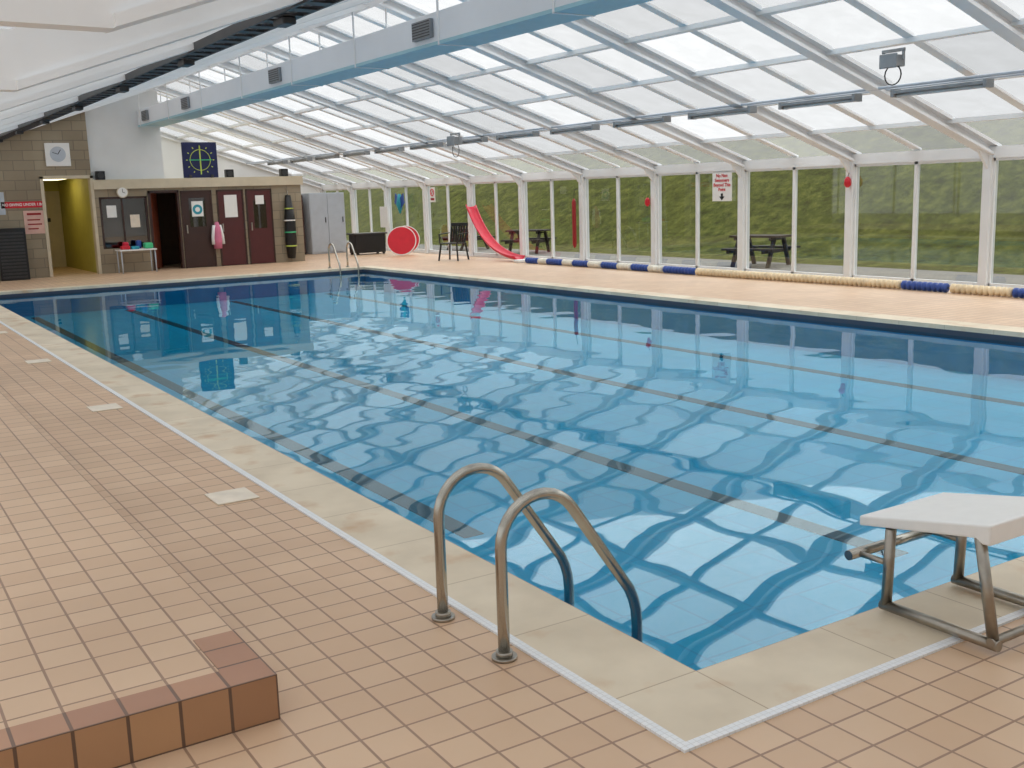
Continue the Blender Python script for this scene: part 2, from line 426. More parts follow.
for x in (3.2, 1.6, .1):
    z = zr(x)+SH-.03
    if first is None:
        first = tag(B().bar((x, YN, z), (x, YF, z), .07, .05).obj('roof_purlin', m_rib), 'white purlin under lined roof slope', 'roof beam', 'purlins of the lined slope'); z0 = first.location.z-z
    else: dup(first, (x, first.location.y, z+z0))

# ------------------------------------------------------------------ window wall
tn = 0
for y in POST:
    tn += 1
    b = B(); b.mm((XW-.09, y-.065, 0), (XW+.09, y+.065, 1.95)).mm((XW-.12, y-.09, 0), (XW+.1, y+.09, .03))
    b.prism([(XW-.09, 1.95), (XW-.34, 2.0), (XW-.09, 1.72)], y-.02, y+.02, fn)
    struct(b.obj('trim_%d' % tn, m_frame, .004), 'white window wall post', 'post')
tn += 1
struct(B().mm((XW-.07, YN, 1.87), (XW+.07, YF, 2.03)).obj('trim_%d' % tn, m_frame), 'white eaves beam above windows', 'beam')
tn += 1
struct(B().mm((XW-.06, YN, 0), (XW+.06, YF, .05)).obj('trim_%d' % tn, m_frame), 'white window sill rail', 'sill')
for i in range(len(POST)-1):
    n += 1
    y0, y1 = POST[i]+.065, POST[i+1]-.065; ym = (y0+y1)/2; f = .022
    b = B()
    for (a, c) in ((y0, ym), (ym, y1)):
        b.mm((XW-.03, a, .05), (XW+.03, a+f*1.3, 1.87)).mm((XW-.03, c-f*1.3, .05), (XW+.03, c, 1.87))
        b.mm((XW-.03, a, .05), (XW+.03, c, .1)).mm((XW-.03, a, 1.83), (XW+.03, c, 1.87))
        b.quad([(XW, a+f, .08), (XW, c-f, .08), (XW, c-f, 1.85), (XW, a+f, 1.85)], 1)
    struct(b.obj('window_%d' % n, [m_frame, m_glass]), 'white framed full-height sliding window', 'window')

# other walls
struct(B().mm((XL-.1, YN, 0), (XL, YO, .5)).mm((XL-.1, YN, 2.3), (XL, YO, 2.6)).obj('wall_left', m_white), 'white side wall', 'wall')
for i in range(6):
    n += 1; y0 = YN+.1+i*4.85; b = B()
    b.mm((XL-.07, y0, .5), (XL-.02, y0+.08, 2.3)).mm((XL-.07, y0+4.7, .5), (XL-.02, y0+4.78, 2.3)).mm((XL-.07, y0+2.3, .5), (XL-.02, y0+2.4, 2.3)).quad([(XL-.05, y0+.05, .5), (XL-.05, y0+4.75, .5), (XL-.05, y0+4.75, 2.3), (XL-.05, y0+.05, 2.3)], 1)
    struct(b.obj('window_%d' % n, [m_frame, m_clear]), 'white framed side window', 'window')
gab = [(XL-.1, 0), (XW+.05, 0), (XW+.05, 1.93+SH), (XR, ZR+SH), (-.9, 2.6), (XL-.1, 2.6)]
struct(B().prism(gab, YN-.12, YN, fn).obj('wall_near', m_white), 'white end wall', 'wall')
struct(B().prism([(3.4, 0), (XW+.05, 0), (XW+.05, 1.93+SH), (XR, ZR+SH), (3.4, zr(3.4)+SH)], YF, YF+.12, fn).obj('wall_far', m_white), 'white far gable wall', 'wall')
b = B()
b.prism([(XL, 0), (2.33, 0), (2.33, zr(2.33)+SH), (-.9, 2.6), (XL, 2.6)], YO, YO+.2, fn)
b.prism([(2.33, 2.24), (3.4, 2.24), (3.4, zr(3.4)+SH), (2.33, zr(2.33)+SH)], YO, YO+.2, fn)
struct(b.obj('wall_block', m_block), 'beige concrete blockwork end wall', 'wall')
b = B()
b.mm((2.2, YO+.2, 0), (2.33, 28.5, 2.35)).mm((3.4, YO+.2, 0), (3.5, 28.5, 2.35)).mm((2.2, 28.5, 0), (3.5, 28.6, 2.35)).mm((2.2, YO+.2, 2.3), (3.5, 28.6, 2.4))
struct(b.obj('wall_corridor', m_yellow), 'yellow painted corridor walls', 'wall')
tn += 1
struct(B().mm((2.28, YO-.03, 0), (2.35, YO+.22, 2.28)).mm((3.36, YO-.03, 0), (3.43, YO+.22, 2.28)).mm((2.28, YO-.03, 2.22), (3.43, YO+.22, 2.29)).obj('trim_%d' % tn, m_cream), 'cream doorway frame', 'door frame')
tag(B().mm((2.6, 25.6, 2.24), (3.1, 26.8, 2.3)).obj('ceiling_light', m_light, .01), 'lit fluorescent light in yellow corridor', 'light')
n_d = 1
struct(B().mm((2.95, 28.44, 0), (3.38, 28.5, 2.0)).mm((2.98, 28.42, 1.2), (3.1, 28.44, 1.3), 1).obj('door_%d' % n_d, [m_cream, m_dgrey]), 'cream corridor door', 'door')
struct(B().prism([(3.4, 2.12), (5.1, 2.12), (5.1, 4.25), (XR, ZR+SH), (3.4, zr(3.4)+SH)], YO+.1, YO+.25, fn).obj('wall_bulkhead', m_white), 'white bulkhead above the office', 'wall')

# ------------------------------------------------------------------ office
XO0, XO1, ZO = 3.44, 8.52, 2.12
b = B()
def fw(x0, x1, z0, z1): b.mm((x0, YO, z0), (x1, YO+.15, z1))
fw(XO0, 3.52, 0, ZO); fw(3.52, 4.62, 0, .57); fw(3.52, 4.62, 1.78, ZO); fw(4.62, 4.68, 0, ZO); fw(4.68, 5.35, 1.85, ZO); fw(5.35, XO1, 0, ZO)
struct(b.obj('wall_office', m_block), 'beige blockwork office front', 'wall')
struct(B().mm((XO1-.15, YO+.15, 0), (XO1, YF, ZO)).obj('wall_office_side', m_blockside), 'blockwork office side wall', 'wall')
struct(B().mm((3.5, 26.5, 0), (XO1-.15, 26.6, ZO)).obj('wall_office_back', m_inner), 'brown office inner wall', 'wall')
tn += 1
struct(B().mm((XO0-.02, YO-.05, ZO-.02), (XO1+.05, YF, ZO+.06)).mm((XO0-.02, YO-.06, ZO-.16), (XO1+.05, YO-.01, ZO-.02)).obj('trim_%d' % tn, m_cream), 'cream office roof edge', 'fascia')
n += 1
b = B(); b.mm((3.52, YO+.02, .57), (3.57, YO+.1, 1.78)).mm((4.57, YO+.02, .57), (4.62, YO+.1, 1.78)).mm((3.52, YO+.02, 1.73), (4.62, YO+.1, 1.78)).mm((4.02, YO+.03, .57), (4.06, YO+.09, 1.78)).mm((3.56, YO+.05, .6), (4.58, YO+.06, 1.75), 1)
struct(b.obj('window_%d' % n, [m_brown, m_dglass]), 'dark office serving window', 'window')
tn += 1
struct(B().mm((4.64, YO-.02, 0), (4.7, YO+.16, 1.9)).mm((5.33, YO-.02, 0), (5.38, YO+.16, 1.9)).mm((4.64, YO-.02, 1.84), (5.38, YO+.16, 1.9)).obj('trim_%d' % tn, m_brown), 'brown doorway frame', 'door frame')
def door(x0, x1, mat, z1=1.84, glass=None, y=YO, label='door'):
    global n_d
    n_d += 1; b = B()
    b.mm((x0-.04, y-.03, 0), (x0, y, z1+.04)).mm((x1, y-.03, 0), (x1+.04, y, z1+.04)).mm((x0-.04, y-.03, z1), (x1+.04, y, z1+.04))
    b.mm((x0, y-.02, .01), (x1, y+.0, z1), 1)
    if glass: b.mm((glass[0], y-.026, glass[1]), (glass[2], y-.019, glass[3]), 2)
    b.mm((x0+.05, y-.05, .85), (x0+.08, y-.02, 1.05), 3)
    struct(b.obj('door_%d' % n_d, [m_brown, mat, m_dglass, m_steel2], .003), label, 'door')
door(5.45, 6.14, m_brown, glass=(5.6, 1.0, 6.0, 1.7), label='dark brown office door with glass panel')
door(6.34, 6.94, m_maroon, label='maroon painted door')
door(7.08, 7.68, m_maroon, glass=(7.22, .9, 7.55, 1.6), label='maroon door with glass panel')
n_d += 1
b = B(); b.bar((4.74, YO+.2, .93), (5.02, YO+.75, .93), .04, 1.82)
struct(b.obj('door_%d' % n_d, M('reddish_door', (130, 66, 46), .45)), 'reddish brown door standing open', 'door')

def notice(x0, x1, z0, z1, mat, label, y=YO-.03, name='wall_notice', cat='notice', extra=None):
    p = [B().mm((x0, y-.006, z0), (x1, y, z1)).obj('board', mat)]
    if extra: p += extra
    return thing(name, ((x0+x1)/2, y, z0), p, label, cat)
b1 = B().disc((5.8, YO-.037, 1.42), .12, .003, (0, 1, 0), 24).obj('emblem', m_turq)
b2 = B().disc((5.8, YO-.041, 1.42), .06, .003, (0, 1, 0), 24).obj('emblem', m_paper)
notice(5.66, 5.94, 1.25, 1.62, m_paper, 'white poster with round turquoise emblem on door', extra=[b1, b2])
notice(6.48, 6.8, 1.2, 1.75, m_paper, 'white paper notice on maroon door')
notice(7.28, 7.5, 1.5, 1.72, m_paper, 'small white notice on maroon door')
notice(3.68, 3.9, 1.3, 1.58, m_paper, 'small white notice in office window', y=YO+.045)
notice(4.2, 4.42, 1.05, 1.35, m_lid, 'pale paper notice in office window', y=YO+.045)
t = text('lettering', 'NO DIVING UNDER 1.8m', .085, (1.88, YO-.012, 1.66), '-Y', m_paper)
t.scale = (.92, 1, 1)
notice(1.42, 2.32, 1.59, 1.73, m_red, 'long red safety sign with white lettering', y=YO-.004, name='safety_sign', cat='sign', extra=[t])
e1 = B().mm((1.93, YO-.014, 1.42), (2.23, YO-.01, 1.47)).mm((1.93, YO-.014, 1.3), (2.2, YO-.01, 1.33)).mm((1.93, YO-.014, 1.2), (2.23, YO-.01, 1.23)).mm((1.93, YO-.014, 1.1), (2.15, YO-.01, 1.13)).obj('lettering', m_redd)
notice(1.86, 2.3, 1.0, 1.52, M('pale_pink_paper', (220, 180, 168), .7), 'pink and white pool rules notice', y=YO-.004, extra=[e1])
notice(1.2, 1.5, 1.45, 1.95, m_lgrey, 'grey framed notice on block wall', y=YO-.004)
p = [B().mm((2.45, YO-.05, 2.5), (2.98, YO, 3.02)).obj('board', m_paper, .01), B().disc((2.715, YO-.053, 2.77), .17, .008, (0, 1, 0), 32).obj('dial', m_lgrey),
     B().bar((2.715, YO-.06, 2.77), (2.78, YO-.06, 2.87), .006, .015).bar((2.715, YO-.06, 2.77), (2.60, YO-.06, 2.81), .006, .012).obj('hand', m_black)]
thing('wall_clock', (2.715, YO, 2.5), p, 'square white wall clock high on block wall', 'clock')
p = [B().disc((4.05, YO-.07, 1.88), .13, .04, (0, 1, 0), 28).obj('body', m_cream), B().disc((4.05, YO-.092, 1.88), .11, .006, (0, 1, 0), 28).obj('dial', m_paper),
     B().bar((4.05, YO-.098, 1.88), (4.05, YO-.098, 1.96), .004, .01).bar((4.05, YO-.098, 1.88), (4.11, YO-.098, 1.86), .004, .01).obj('hand', m_black)]
thing('wall_clock', (4.05, YO-.06, 1.75), p, 'small round white clock above the office window', 'clock')
b = B(); b.mm((1.2, YO-.45, .149), (1.8, YO-.02, 1.3))
p = [b.obj('body', m_black, .01)]
b = B()
for i in range(14): b.mm((1.25, YO-.465, .2+i*.075), (1.75, YO-.45, .24+i*.075))
p.append(b.obj('louvre', m_dgrey))
for q in p: q.location.z -= .149
thing('vented_cupboard', (1.5, YO-.23, 0), p, 'tall black cupboard with louvred front', 'cupboard')
tz = .55
p = [B().mm((3.75, YO-.6, tz-.03), (4.6, YO-.1, tz)).obj('table_top', m_paper, .005)]
for x in (3.79, 4.56):
    for yy in (YO-.56, YO-.14): p.append(B().tube([(x, yy, 0), (x, yy, tz-.03)], .015, 8).obj('leg', m_lgrey))
thing('side_table', (4.17, YO-.35, 0), p, 'small white table under the office window', 'table')
def lump(name, c, d, mat, label, cat):
    b = B(); b.box((c[0], c[1], c[2]+d[2]/2), d); return tag(b.obj(name, mat, min(d)*.3, seg=3), label, cat)
lump('folded_towel', (3.92, YO-.4, tz), (.2, .2, .09), m_red, 'folded red towel on white table', 'towel')
lump('folded_towel', (4.14, YO-.4, tz), (.18, .2, .07), m_turq, 'folded turquoise towel on white table', 'towel')
lump('storage_tub', (4.46, YO-.35, tz), (.2, .24, .14), m_green, 'green plastic tub on white table', 'tub')
lump('storage_tub', (4.28, YO-.2, tz), (.12, .12, .2), m_blue, 'small blue plastic tub on white table', 'tub')
lump('storage_tub', (3.98, YO-.2, tz), (.14, .12, .17), m_redp, 'small red plastic tub on white table', 'tub')
b = B()
b.tube([(6.22, YO-.1, .45), (6.22, YO-.11, .7), (6.23, YO-.1, .95), (6.23, YO-.09, 1.1)], .1, 12, rr=[.1, .11, .09, .04])
p = [b.obj('jacket_body', m_pink)]
p.append(B().tube([(6.29, YO-.1, 1.02), (6.34, YO-.12, .75), (6.35, YO-.13, .55)], .045, 8, rr=[.05, .045, .04]).obj('sleeve', m_paper))
p.append(B().tube([(6.16, YO-.1, 1.02), (6.11, YO-.12, .75), (6.10, YO-.13, .55)], .045, 8, rr=[.05, .045, .04]).obj('sleeve', m_paper))
thing('hanging_jacket', (6.22, YO-.1, .45), p, 'pink and white jacket hanging beside brown door', 'jacket')
p = [B().tube([(8.12, YO-.1, .1), (8.12, YO-.12, .5), (8.13, YO-.11, 1.1), (8.12, YO-.1, 1.7)], .12, 12, rr=[.1, .15, .14, .07]).obj('bundle', m_black)]
for z, mt, rd in ((.4, m_yel2, .15), (.75, m_green, .152), (1.05, m_paper, .147), (1.35, m_yel2, .12)):
    p.append(B().tube([(8.12, YO-.115, z), (8.12, YO-.115, z+.03)], rd, 12).obj('strap', mt))
p.append(B().tube([(8.12, YO-.1, 1.65), (8.12, YO-.1, 1.8), (8.12, YO, 1.84)], .01, 6).obj('hook', m_steel2))
thing('hanging_gear', (8.12, YO-.1, .1), p, 'black bundle of straps and buoyancy aids hanging on wall', 'equipment')

cx, cz, cy = 6.05, 2.62, YO+.25
p = [B().mm((cx-.43, cy, cz-.43), (cx+.43, cy+.06, cz+.43)).obj('board', m_dnavy, .01)]
for i in range(12):
    a = i*math.pi/6
    p.append(B().bar((cx+.31*math.cos(a), cy-.004, cz+.31*math.sin(a)), (cx+.35*math.cos(a), cy-.004, cz+.35*math.sin(a)), .006, .02).obj('minute_mark', m_yel2))
rg = [(cx+.25*math.cos(a*math.pi/20), cy-.004, cz+.25*math.sin(a*math.pi/20)) for a in range(41)]
p.append(B().tube(rg, .008, 6).obj('dial_ring', m_yel2))
p.append(B().bar((cx, cy-.012, cz-.34), (cx, cy-.012, cz+.34), .006, .03).obj('hand', m_yel2))
p.append(B().bar((cx-.28, cy-.016, cz), (cx+.28, cy-.016, cz), .006, .022).obj('hand', m_green))
for s_ in (-.27, .27): p.append(B().mm((cx+s_-.03, cy-.05, ZO+.06), (cx+s_+.03, cy+.2, ZO+.14)).obj('foot', m_dgrey))
thing('pace_clock', (cx, cy, ZO+.06), p, 'square navy swimming pace clock with coloured hands', 'clock')
def speaker(x, y, z, label):
    p = [B().box((x, y, z+.1), (.2, .16, .2)).obj('cabinet', m_black, .015), B().disc((x, y-.085, z+.1), .07, .012, (0, 1, 0), 20).obj('cone', m_dgrey)]
    return thing('loudspeaker', (x, y, z), p, label, 'speaker')
speaker(3.6, YO+.0, ZO+.06, 'small black loudspeaker on office roof'); speaker(6.75, YO+.25, ZO+.06, 'small black loudspeaker beside the pace clock'); speaker(8.2, YO+.3, ZO+.06, 'small black loudspeaker at roof corner')

# ------------------------------------------------------------------ duct
dx0, dx1, dz0, dz1 = 4.6, 5.1, 3.4, 3.78
parts = [B().mm((dx0, YN+.1, dz0+.03), (dx1, YO+.1, dz1)).obj('duct_body', m_duct, .01), B().mm((dx0-.01, YN+.1, dz0-.01), (dx1+.01, YO+.1, dz0+.03)).obj('pool_glow_strip', m_teal)]  # lower strip is the pool's reflection painted onto the duct underside
for y in (-.4, 4.75, 9.93, 15.1, 20.3, 23.6):
    b = B(); b.mm((dx0-.05, y-.24, dz0+.09), (dx0-.005, y+.24, dz0+.31), 0)
    for i in range(6): b.box((dx0-.053, y, dz0+.12+i*.033), (.012, .44, .01), None, 1)
    parts.append(b.obj('air_grille', [m_grille, m_dgrey]))
for y in POST[1:-3]:
    parts.append(B().mm((dx0-.012, y-.02, dz0-.015), (dx0, y+.02, zr(dx0)+.02)).mm((dx1, y-.02, dz0-.015), (dx1+.012, y+.02, zr(dx1)+.02)).mm((dx0-.012, y-.02, dz0-.02), (dx1+.012, y+.02, dz0-.01)).obj('hanger', m_frame))
thing('air_duct', (4.85, 9.6, dz0), parts, 'long white rectangular air duct with grey grilles', 'air duct')

# ------------------------------------------------------------------ cable tray
tx, tz = .95, 2.84
b = B()
for sx_ in (-1, 1):
    xx = tx+sx_*.09
    b.mm((xx-.01, YN+.1, tz), (xx+.01, YO, tz+.07))
y = YN+.2
while y < YO-.35:
    b.mm((tx-.1, y, tz), (tx+.1, y+.12, tz+.015)); y += .26
parts = [b.obj('tray', m_dgrey)]
parts.append(B().tube([(tx-.04, YN+.1, tz+.04), (tx-.04, YO, tz+.04)], .02, 8).obj('cable', m_black))
parts.append(B().tube([(tx+.04, YN+.1, tz+.04), (tx+.04, YO, tz+.04)], .018, 8).obj('cable', m_grille))
for y in POST[:-3]:
    parts.append(B().mm((tx-.012, y-.012, tz+.01), (tx+.012, y+.012, zr(tx)-.09)).obj('hanger', m_dgrey))
    parts.append(B().box((tx, y+.5, tz-.025), (.1, .2, .05)).obj('junction_box', m_dgrey, .01))
thing('cable_tray', (tx, 9.6, tz), parts, 'dark perforated cable tray hanging under lined roof', 'cable tray')

# ------------------------------------------------------------------ strip lights
lx, lz = 9.54, 2.64
tag(B().tube([(lx, YN+.1, lz+.115), (lx, YF-.1, lz+.115)], .02, 8).obj('conduit_pipe', m_lgrey), 'grey conduit running above the strip lights', 'pipe')
tag(B().tube([(lx+.16, YN+.1, lz+.1), (lx+.16, YF-.1, lz+.1)], .012, 8).obj('conduit_pipe', m_lgrey), 'thin pale conduit beside the strip lights', 'pipe')
y = 6.15
p = [B().mm((lx-.07, y-.62, lz+.02), (lx+.07, y+.62, lz+.06)).mm((lx-.075, y-.66, lz-.02), (lx+.075, y-.61, lz+.08)).mm((lx-.075, y+.61, lz-.02), (lx+.075, y+.66, lz+.08)).obj('housing', m_grille, .005),
     B().tube([(lx, y-.61, lz), (lx, y+.61, lz)], .022, 10).obj('lamp_tube', m_tube)]
o = thing('strip_light', (lx, y, lz-.02), p, 'grey fluorescent batten hanging under glazed roof', 'light', 'strip lights along the glazed roof')
for k in list(range(-3, 0))+list(range(1, 13)): dup(o, (lx, y+1.87*k, lz-.02))

def flood(x, y, sc, label):
    z = zr(x)-.04
    p = [B().box((x, y, z-.13*sc), (.2*sc, .26*sc, .16*sc)).box((x-.11*sc, y, z-.13*sc), (.03*sc, .3*sc, .2*sc)).obj('housing', m_grille, .01),
         B().bar((x, y-.17*sc, z-.13*sc), (x, y-.17*sc, z), .02, .03).bar((x, y+.17*sc, z-.13*sc), (x, y+.17*sc, z), .02, .03).mm((x-.015, y-.19*sc, z-.005), (x+.015, y+.19*sc, z+.03)).obj('bracket', m_grille)]
    loop = [(x, y+.1*sc*math.sin(a)*1.4, z-.32*sc-.14*sc*math.cos(a)) for a in [i*math.pi/8 for i in range(-7, 8)]]
    loop = [(x, y-.05*sc, z-.2*sc)]+loop+[(x, y+.05*sc, z-.2*sc)]
    p.append(B().tube(loop, .008, 6).obj('cable', m_black))
    thing('floodlight', (x, y, z-.4*sc), p, label, 'light')
flood(8.6, 6.1, .8, 'grey floodlight with looped cable on roof beam')
flood(9.3, 17.5, 1., 'grey floodlight under far roof beam')

# ------------------------------------------------------------------ handrails
def rail(y, label):
    u0 = -.1; r = .021; zc = .4
    pts = [(u0, y, 0), (u0, y, .2), (u0, y, zc)]
    for k in range(1, 13):
        a = math.radians(180-k*(146/12)); pts.append((u0+.165+.165*math.cos(a), y, zc+.165*math.sin(a)))
    P0 = Vector(pts[-1]); P1 = Vector((.455, y, .13))
    for k in range(1, 6): pts.append(P0.lerp(P1, k/5))
    pts += [(.475, y, .085), (.487, y, .04), (.492, y, -.02), (.492, y, -.25), (.492, y, -.4)]
    p = [B().tube(pts, r, 16).obj('rail', m_steel), B().tube([(u0, y, 0), (u0, y, .012)], .045, 24).tube([(u0, y, .012), (u0, y, .03)], .03, 20).obj('floor_flange', m_steel2)]
    return thing('pool_handrail', (u0, y, 0), p, label, 'handrail', 'pool ladder handrails')
rA = rail(.823, 'bent stainless steel handrail beside pool corner')
rB = rail(1.264, 'bent stainless steel handrail at pool edge')
for x in (7.75, 8.2):
    dup(rA, (x, PY1+.46, 0), rz=-math.pi/2, label='steel handrail at the far end of the pool')

# ------------------------------------------------------------------ starting block
X0, X1 = 1.265, 1.70
Yp, Yr = .30, -.14
t = .02
parts = []
prof = [(.42, .318), (.42, .358), (-.12, .455), (-.12, .38), (-.09, .38), (-.06, .395), (.38, .325)]
parts.append(B().prism(prof, X0-.02, X1+.05, lambda y, z, x: (x, y, z)).obj('platform', m_fib, .008, seg=3))
for x in (X0, X1):
    parts.append(B().tube([(x, Yp, .035), (x, Yp-.01, .335)], t, 12).obj('leg', m_steel2))
    parts.append(B().tube([(x, Yr, .035), (x, Yr+.07, .40)], t, 12).obj('leg', m_steel2))
    parts.append(B().tube([(x, Yr-.02, .033), (x, Yp+.02, .033)], t, 12).obj('base_bar', m_steel2))
    parts.append(B().tube([(x, Yp, .2), (x, .44, .2)], .012, 8).obj('grip_bracket', m_steel2))
parts.append(B().tube([(X0-.02, Yr, .045), (X1+.02, Yr, .045)], .016, 10).obj('cross_bar', m_steel2))
parts.append(B().tube([(X0-.05, .44, .2), (X1+.05, .44, .2)], .02, 12).obj('backstroke_grip', m_steel))
thing('starting_block', ((X0+X1)/2, .1, 0), parts, 'white topped starting block on stainless steel frame', 'starting block')

# ------------------------------------------------------------------ lane rope
segs = [(4.0, 'c', 5.9), (5.9, 'b', 6.25), (6.25, 'c', 7.26), (7.26, 'b', 8.06), (8.06, 'c', 12.5)]
y = 12.5; cs = 'bw'; k = 0
for L in (.9, .45, .55, .45, .55, .45, .55, .4, .5, .4, .45):
    segs.append((y, cs[k % 2], y+L)); y += L; k += 1
lxr = 11.42; parts = []
def wob(y): return lxr+.03*math.sin(y*.9)
for a, c, e in segs:
    b = B(); y = a+.002; pts = []; rr = []
    while y < e-.05:
        for dy, r_ in ((0, .04), (.014, .068), (.052, .068), (.066, .04)):
            pts.append((wob(y+dy), y+dy, .069)); rr.append(r_)
        y += .088
    b.tube(pts, .05, 14, rr=rr); parts.append(b.obj('float_section', {'b': m_blue, 'c': m_cfloat, 'w': m_wfloat}[c]))
parts.append(B().tube([(wob(y/4), y/4, .069) for y in range(15, 73)], .01, 6).obj('rope', m_black))
thing('lane_rope', (lxr, 11, 0), parts, 'blue and cream lane rope lying along the deck', 'lane rope')

# ------------------------------------------------------------------ red slide
b = B(); N = 22
ctrl = [Vector((11.58, 18.7, .03)), Vector((11.63, 19.8, .06)), Vector((11.75, 20.7, .45)), Vector((11.86, 21.4, 1.25))]
def bez(t): return ctrl[0]*(1-t)**3+ctrl[1]*3*t*(1-t)**2+ctrl[2]*3*t*t*(1-t)+ctrl[3]*t**3
rows = []
for i in range(N+1):
    tt = i/N; p = bez(tt); d = (bez(min(1, tt+.01))-bez(max(0, tt-.01))).normalized()
    side = Vector((1, 0, 0)); side = (side-d*side.dot(d)).normalized(); up = side.cross(d)
    if up.z < 0: up = -up
    row = []
    for k in range(9):
        a = math.pi*(k/8); row.append(b.bm.verts.new(p+side*(.15*math.cos(a))-up*(.1*math.sin(a))+up*.105))
    rows.append(row)
for i in range(N):
    for k in range(8):
        f = b.bm.faces.new((rows[i][k], rows[i][k+1], rows[i+1][k+1], rows[i+1][k])); f.smooth = True
o = b.obj('curved_slide', m_redp); md = o.modifiers.new('s', 'SOLIDIFY'); md.thickness = .025
tag(o, 'curved red plastic slide trough leaning against windows', 'slide')
tag(B().mm((11.3, 18.3, 0), (11.75, 18.55, .07)).obj('foam_block', m_paper, .02), 'white foam block under the red slide', 'foam block')

def rnd(x, y, r, mat, mat2, label):
    ax = Vector((-.5, -.8, .3)).normalized()
    c = Vector((x, y, r*.955+.02))
    p = [B().disc(c, r, .025, ax, 40).obj('mat_body', mat), B().disc(c+ax*.015, r*.94, .006, ax, 40).obj('face', mat2)]
    return thing('round_float', (x, y, 0), p, label, 'pool float')
rnd(11.1, 23.8, .4, m_paper, m_red, 'round red faced float leaning near the windows')
rnd(11.42, 24.2, .4, m_paper, m_red, 'round red faced float with white rim')

def chair(x, y, rz):
    p = []; S_ = .43
    p.append(B().mm((-.24, -.22, S_-.03), (.24, .24, S_)).obj('seat', m_black, .015))
    b = B(); b.bar((-.2, -.22, S_), (-.22, -.34, .86), .03, .05, 0, (0, 1, 0)).bar((.2, -.22, S_), (.22, -.34, .86), .03, .05, 0, (0, 1, 0)).bar((-.24, -.34, .86), (.24, -.34, .86), .03, .08)
    for i in range(5): b.bar((-.13+i*.065, -.23, S_), (-.14+i*.07, -.33, .85), .03, .055, 0, (0, 1, 0))
    p.append(b.obj('backrest', m_black, .005))
    for sx in (-1, 1):
        p.append(B().bar((sx*.27, -.27, .66), (sx*.27, .2, .64), .05, .025).bar((sx*.27, .2, .64), (sx*.25, .22, .42), .025, .04).obj('armrest', m_black, .005))
        for sy in (-1, 1): p.append(B().bar((sx*.22, sy*.21, S_-.02), (sx*.27, sy*.26, 0), .035, .04).obj('leg', m_black, .004))
    e = thing('garden_chair', (0, 0, 0), p, 'black plastic garden armchair standing by the windows', 'chair')
    e.location = (x, y, 0); e.rotation_euler[2] = rz
chair(10.95, 20.7, math.radians(120))

p = [B().mm((10.45, 25.3, .05), (11.35, 25.8, .56)).obj('body', m_black, .01), B().mm((10.4, 25.25, .56), (11.4, 25.85, .6)).obj('lid', m_dgrey, .01)]
for x in (10.5, 11.3):
    for yy in (25.35, 25.75): p.append(B().mm((x-.03, yy-.03, 0), (x+.03, yy+.03, .05)).obj('foot', m_black))
thing('storage_box', (10.9, 25.55, 0), p, 'dark storage box with flat lid by windows', 'box')
p = [B().mm((9.85, 27.1, 0), (10.95, 27.7, 1.75)).obj('body', m_lgrey, .01)]
for x in (9.87, 10.41):
    p.append(B().mm((x, 27.08, .05), (x+.52, 27.1, 1.72)).obj('door', m_lgrey, .004))
    p.append(B().mm((x+.44, 27.05, .9), (x+.46, 27.08, 1.05)).obj('handle', m_dgrey))
thing('tall_cabinet', (10.4, 27.4, 0), p, 'tall pale blue-grey double door cabinet', 'cabinet')
p = [B().mm((8.75, 27.3, 0), (9.75, 27.8, 1.7)).obj('body', m_brown, .01), B().mm((9.25, 27.285, .05), (9.72, 27.3, 1.65)).obj('door', m_maroon, .003)]
thing('tall_cupboard', (9.2, 27.5, 0), p, 'tall dark brown cupboard behind office corner', 'cupboard')
bx, by, bz = 11.9, 25.4, 1.35
p = [B().tube([(bx, by, bz-.25), (bx, by, bz), (bx, by, bz+.3)], .05, 10, rr=[.02, .1, .04]).obj('body', m_turq)]
for s_ in (-1, 1):
    b = B(); b.prism([(0, .15), (s_*.24, .32), (s_*.3, .05), (0, -.16)], -.01, .01, lambda yy, z, x: (bx+x, by+yy, bz+z)); p.append(b.obj('wing', m_blue))
thing('hanging_ornament', (bx, by, bz-.25), p, 'blue and turquoise bird ornament hanging in window', 'ornament')
p = [B().mm((bx-.06, by+.7, .7), (bx-.03, by+1.2, 1.3)).obj('board', m_paper)]
thing('white_board', (bx, by+.95, .7), p, 'small white board against the window', 'board')

# signs on windows
sy, sz = 12.5, 1.58; sx = XW-.05
p = [B().mm((sx, sy-.25, sz-.26), (sx+.01, sy+.25, sz+.26)).obj('board', m_paper),
     text('lettering', 'No Non\nSwimmers\nBeyond This\nPoint', .088, (sx-.004, sy, sz+.075), '-X', m_red, .95)]
b = B(); b.prism([(-.025, -.12), (.025, -.12), (.025, -.175), (.07, -.175), (0, -.245), (-.07, -.175), (-.025, -.175)], -.002, .001, lambda yy, z, x: (sx-.002+x, sy+yy, sz+z))
p.append(b.obj('arrow', m_black))
thing('warning_sign', (sx, sy, sz-.26), p, 'white warning sign with red lettering and black arrow', 'sign')
sy = 23.7; sz = 1.6
p = [B().mm((sx, sy-.14, sz-.2), (sx+.01, sy+.14, sz+.2)).obj('board', m_paper),
     B().tube([(sx-.006, sy+.09*math.cos(a*math.pi/12), sz+.06+.09*math.sin(a*math.pi/12)) for a in range(25)], .012, 6).bar((sx-.006, sy-.06, sz+.12), (sx-.006, sy+.06, sz), .006, .02).obj('prohibition_ring', m_red),
     B().mm((sx-.004, sy-.1, sz-.15), (sx, sy+.1, sz-.09)).obj('lettering', m_redd)]
thing('warning_sign', (sx, sy, sz-.2), p, 'small white sign with red prohibition ring', 'sign')

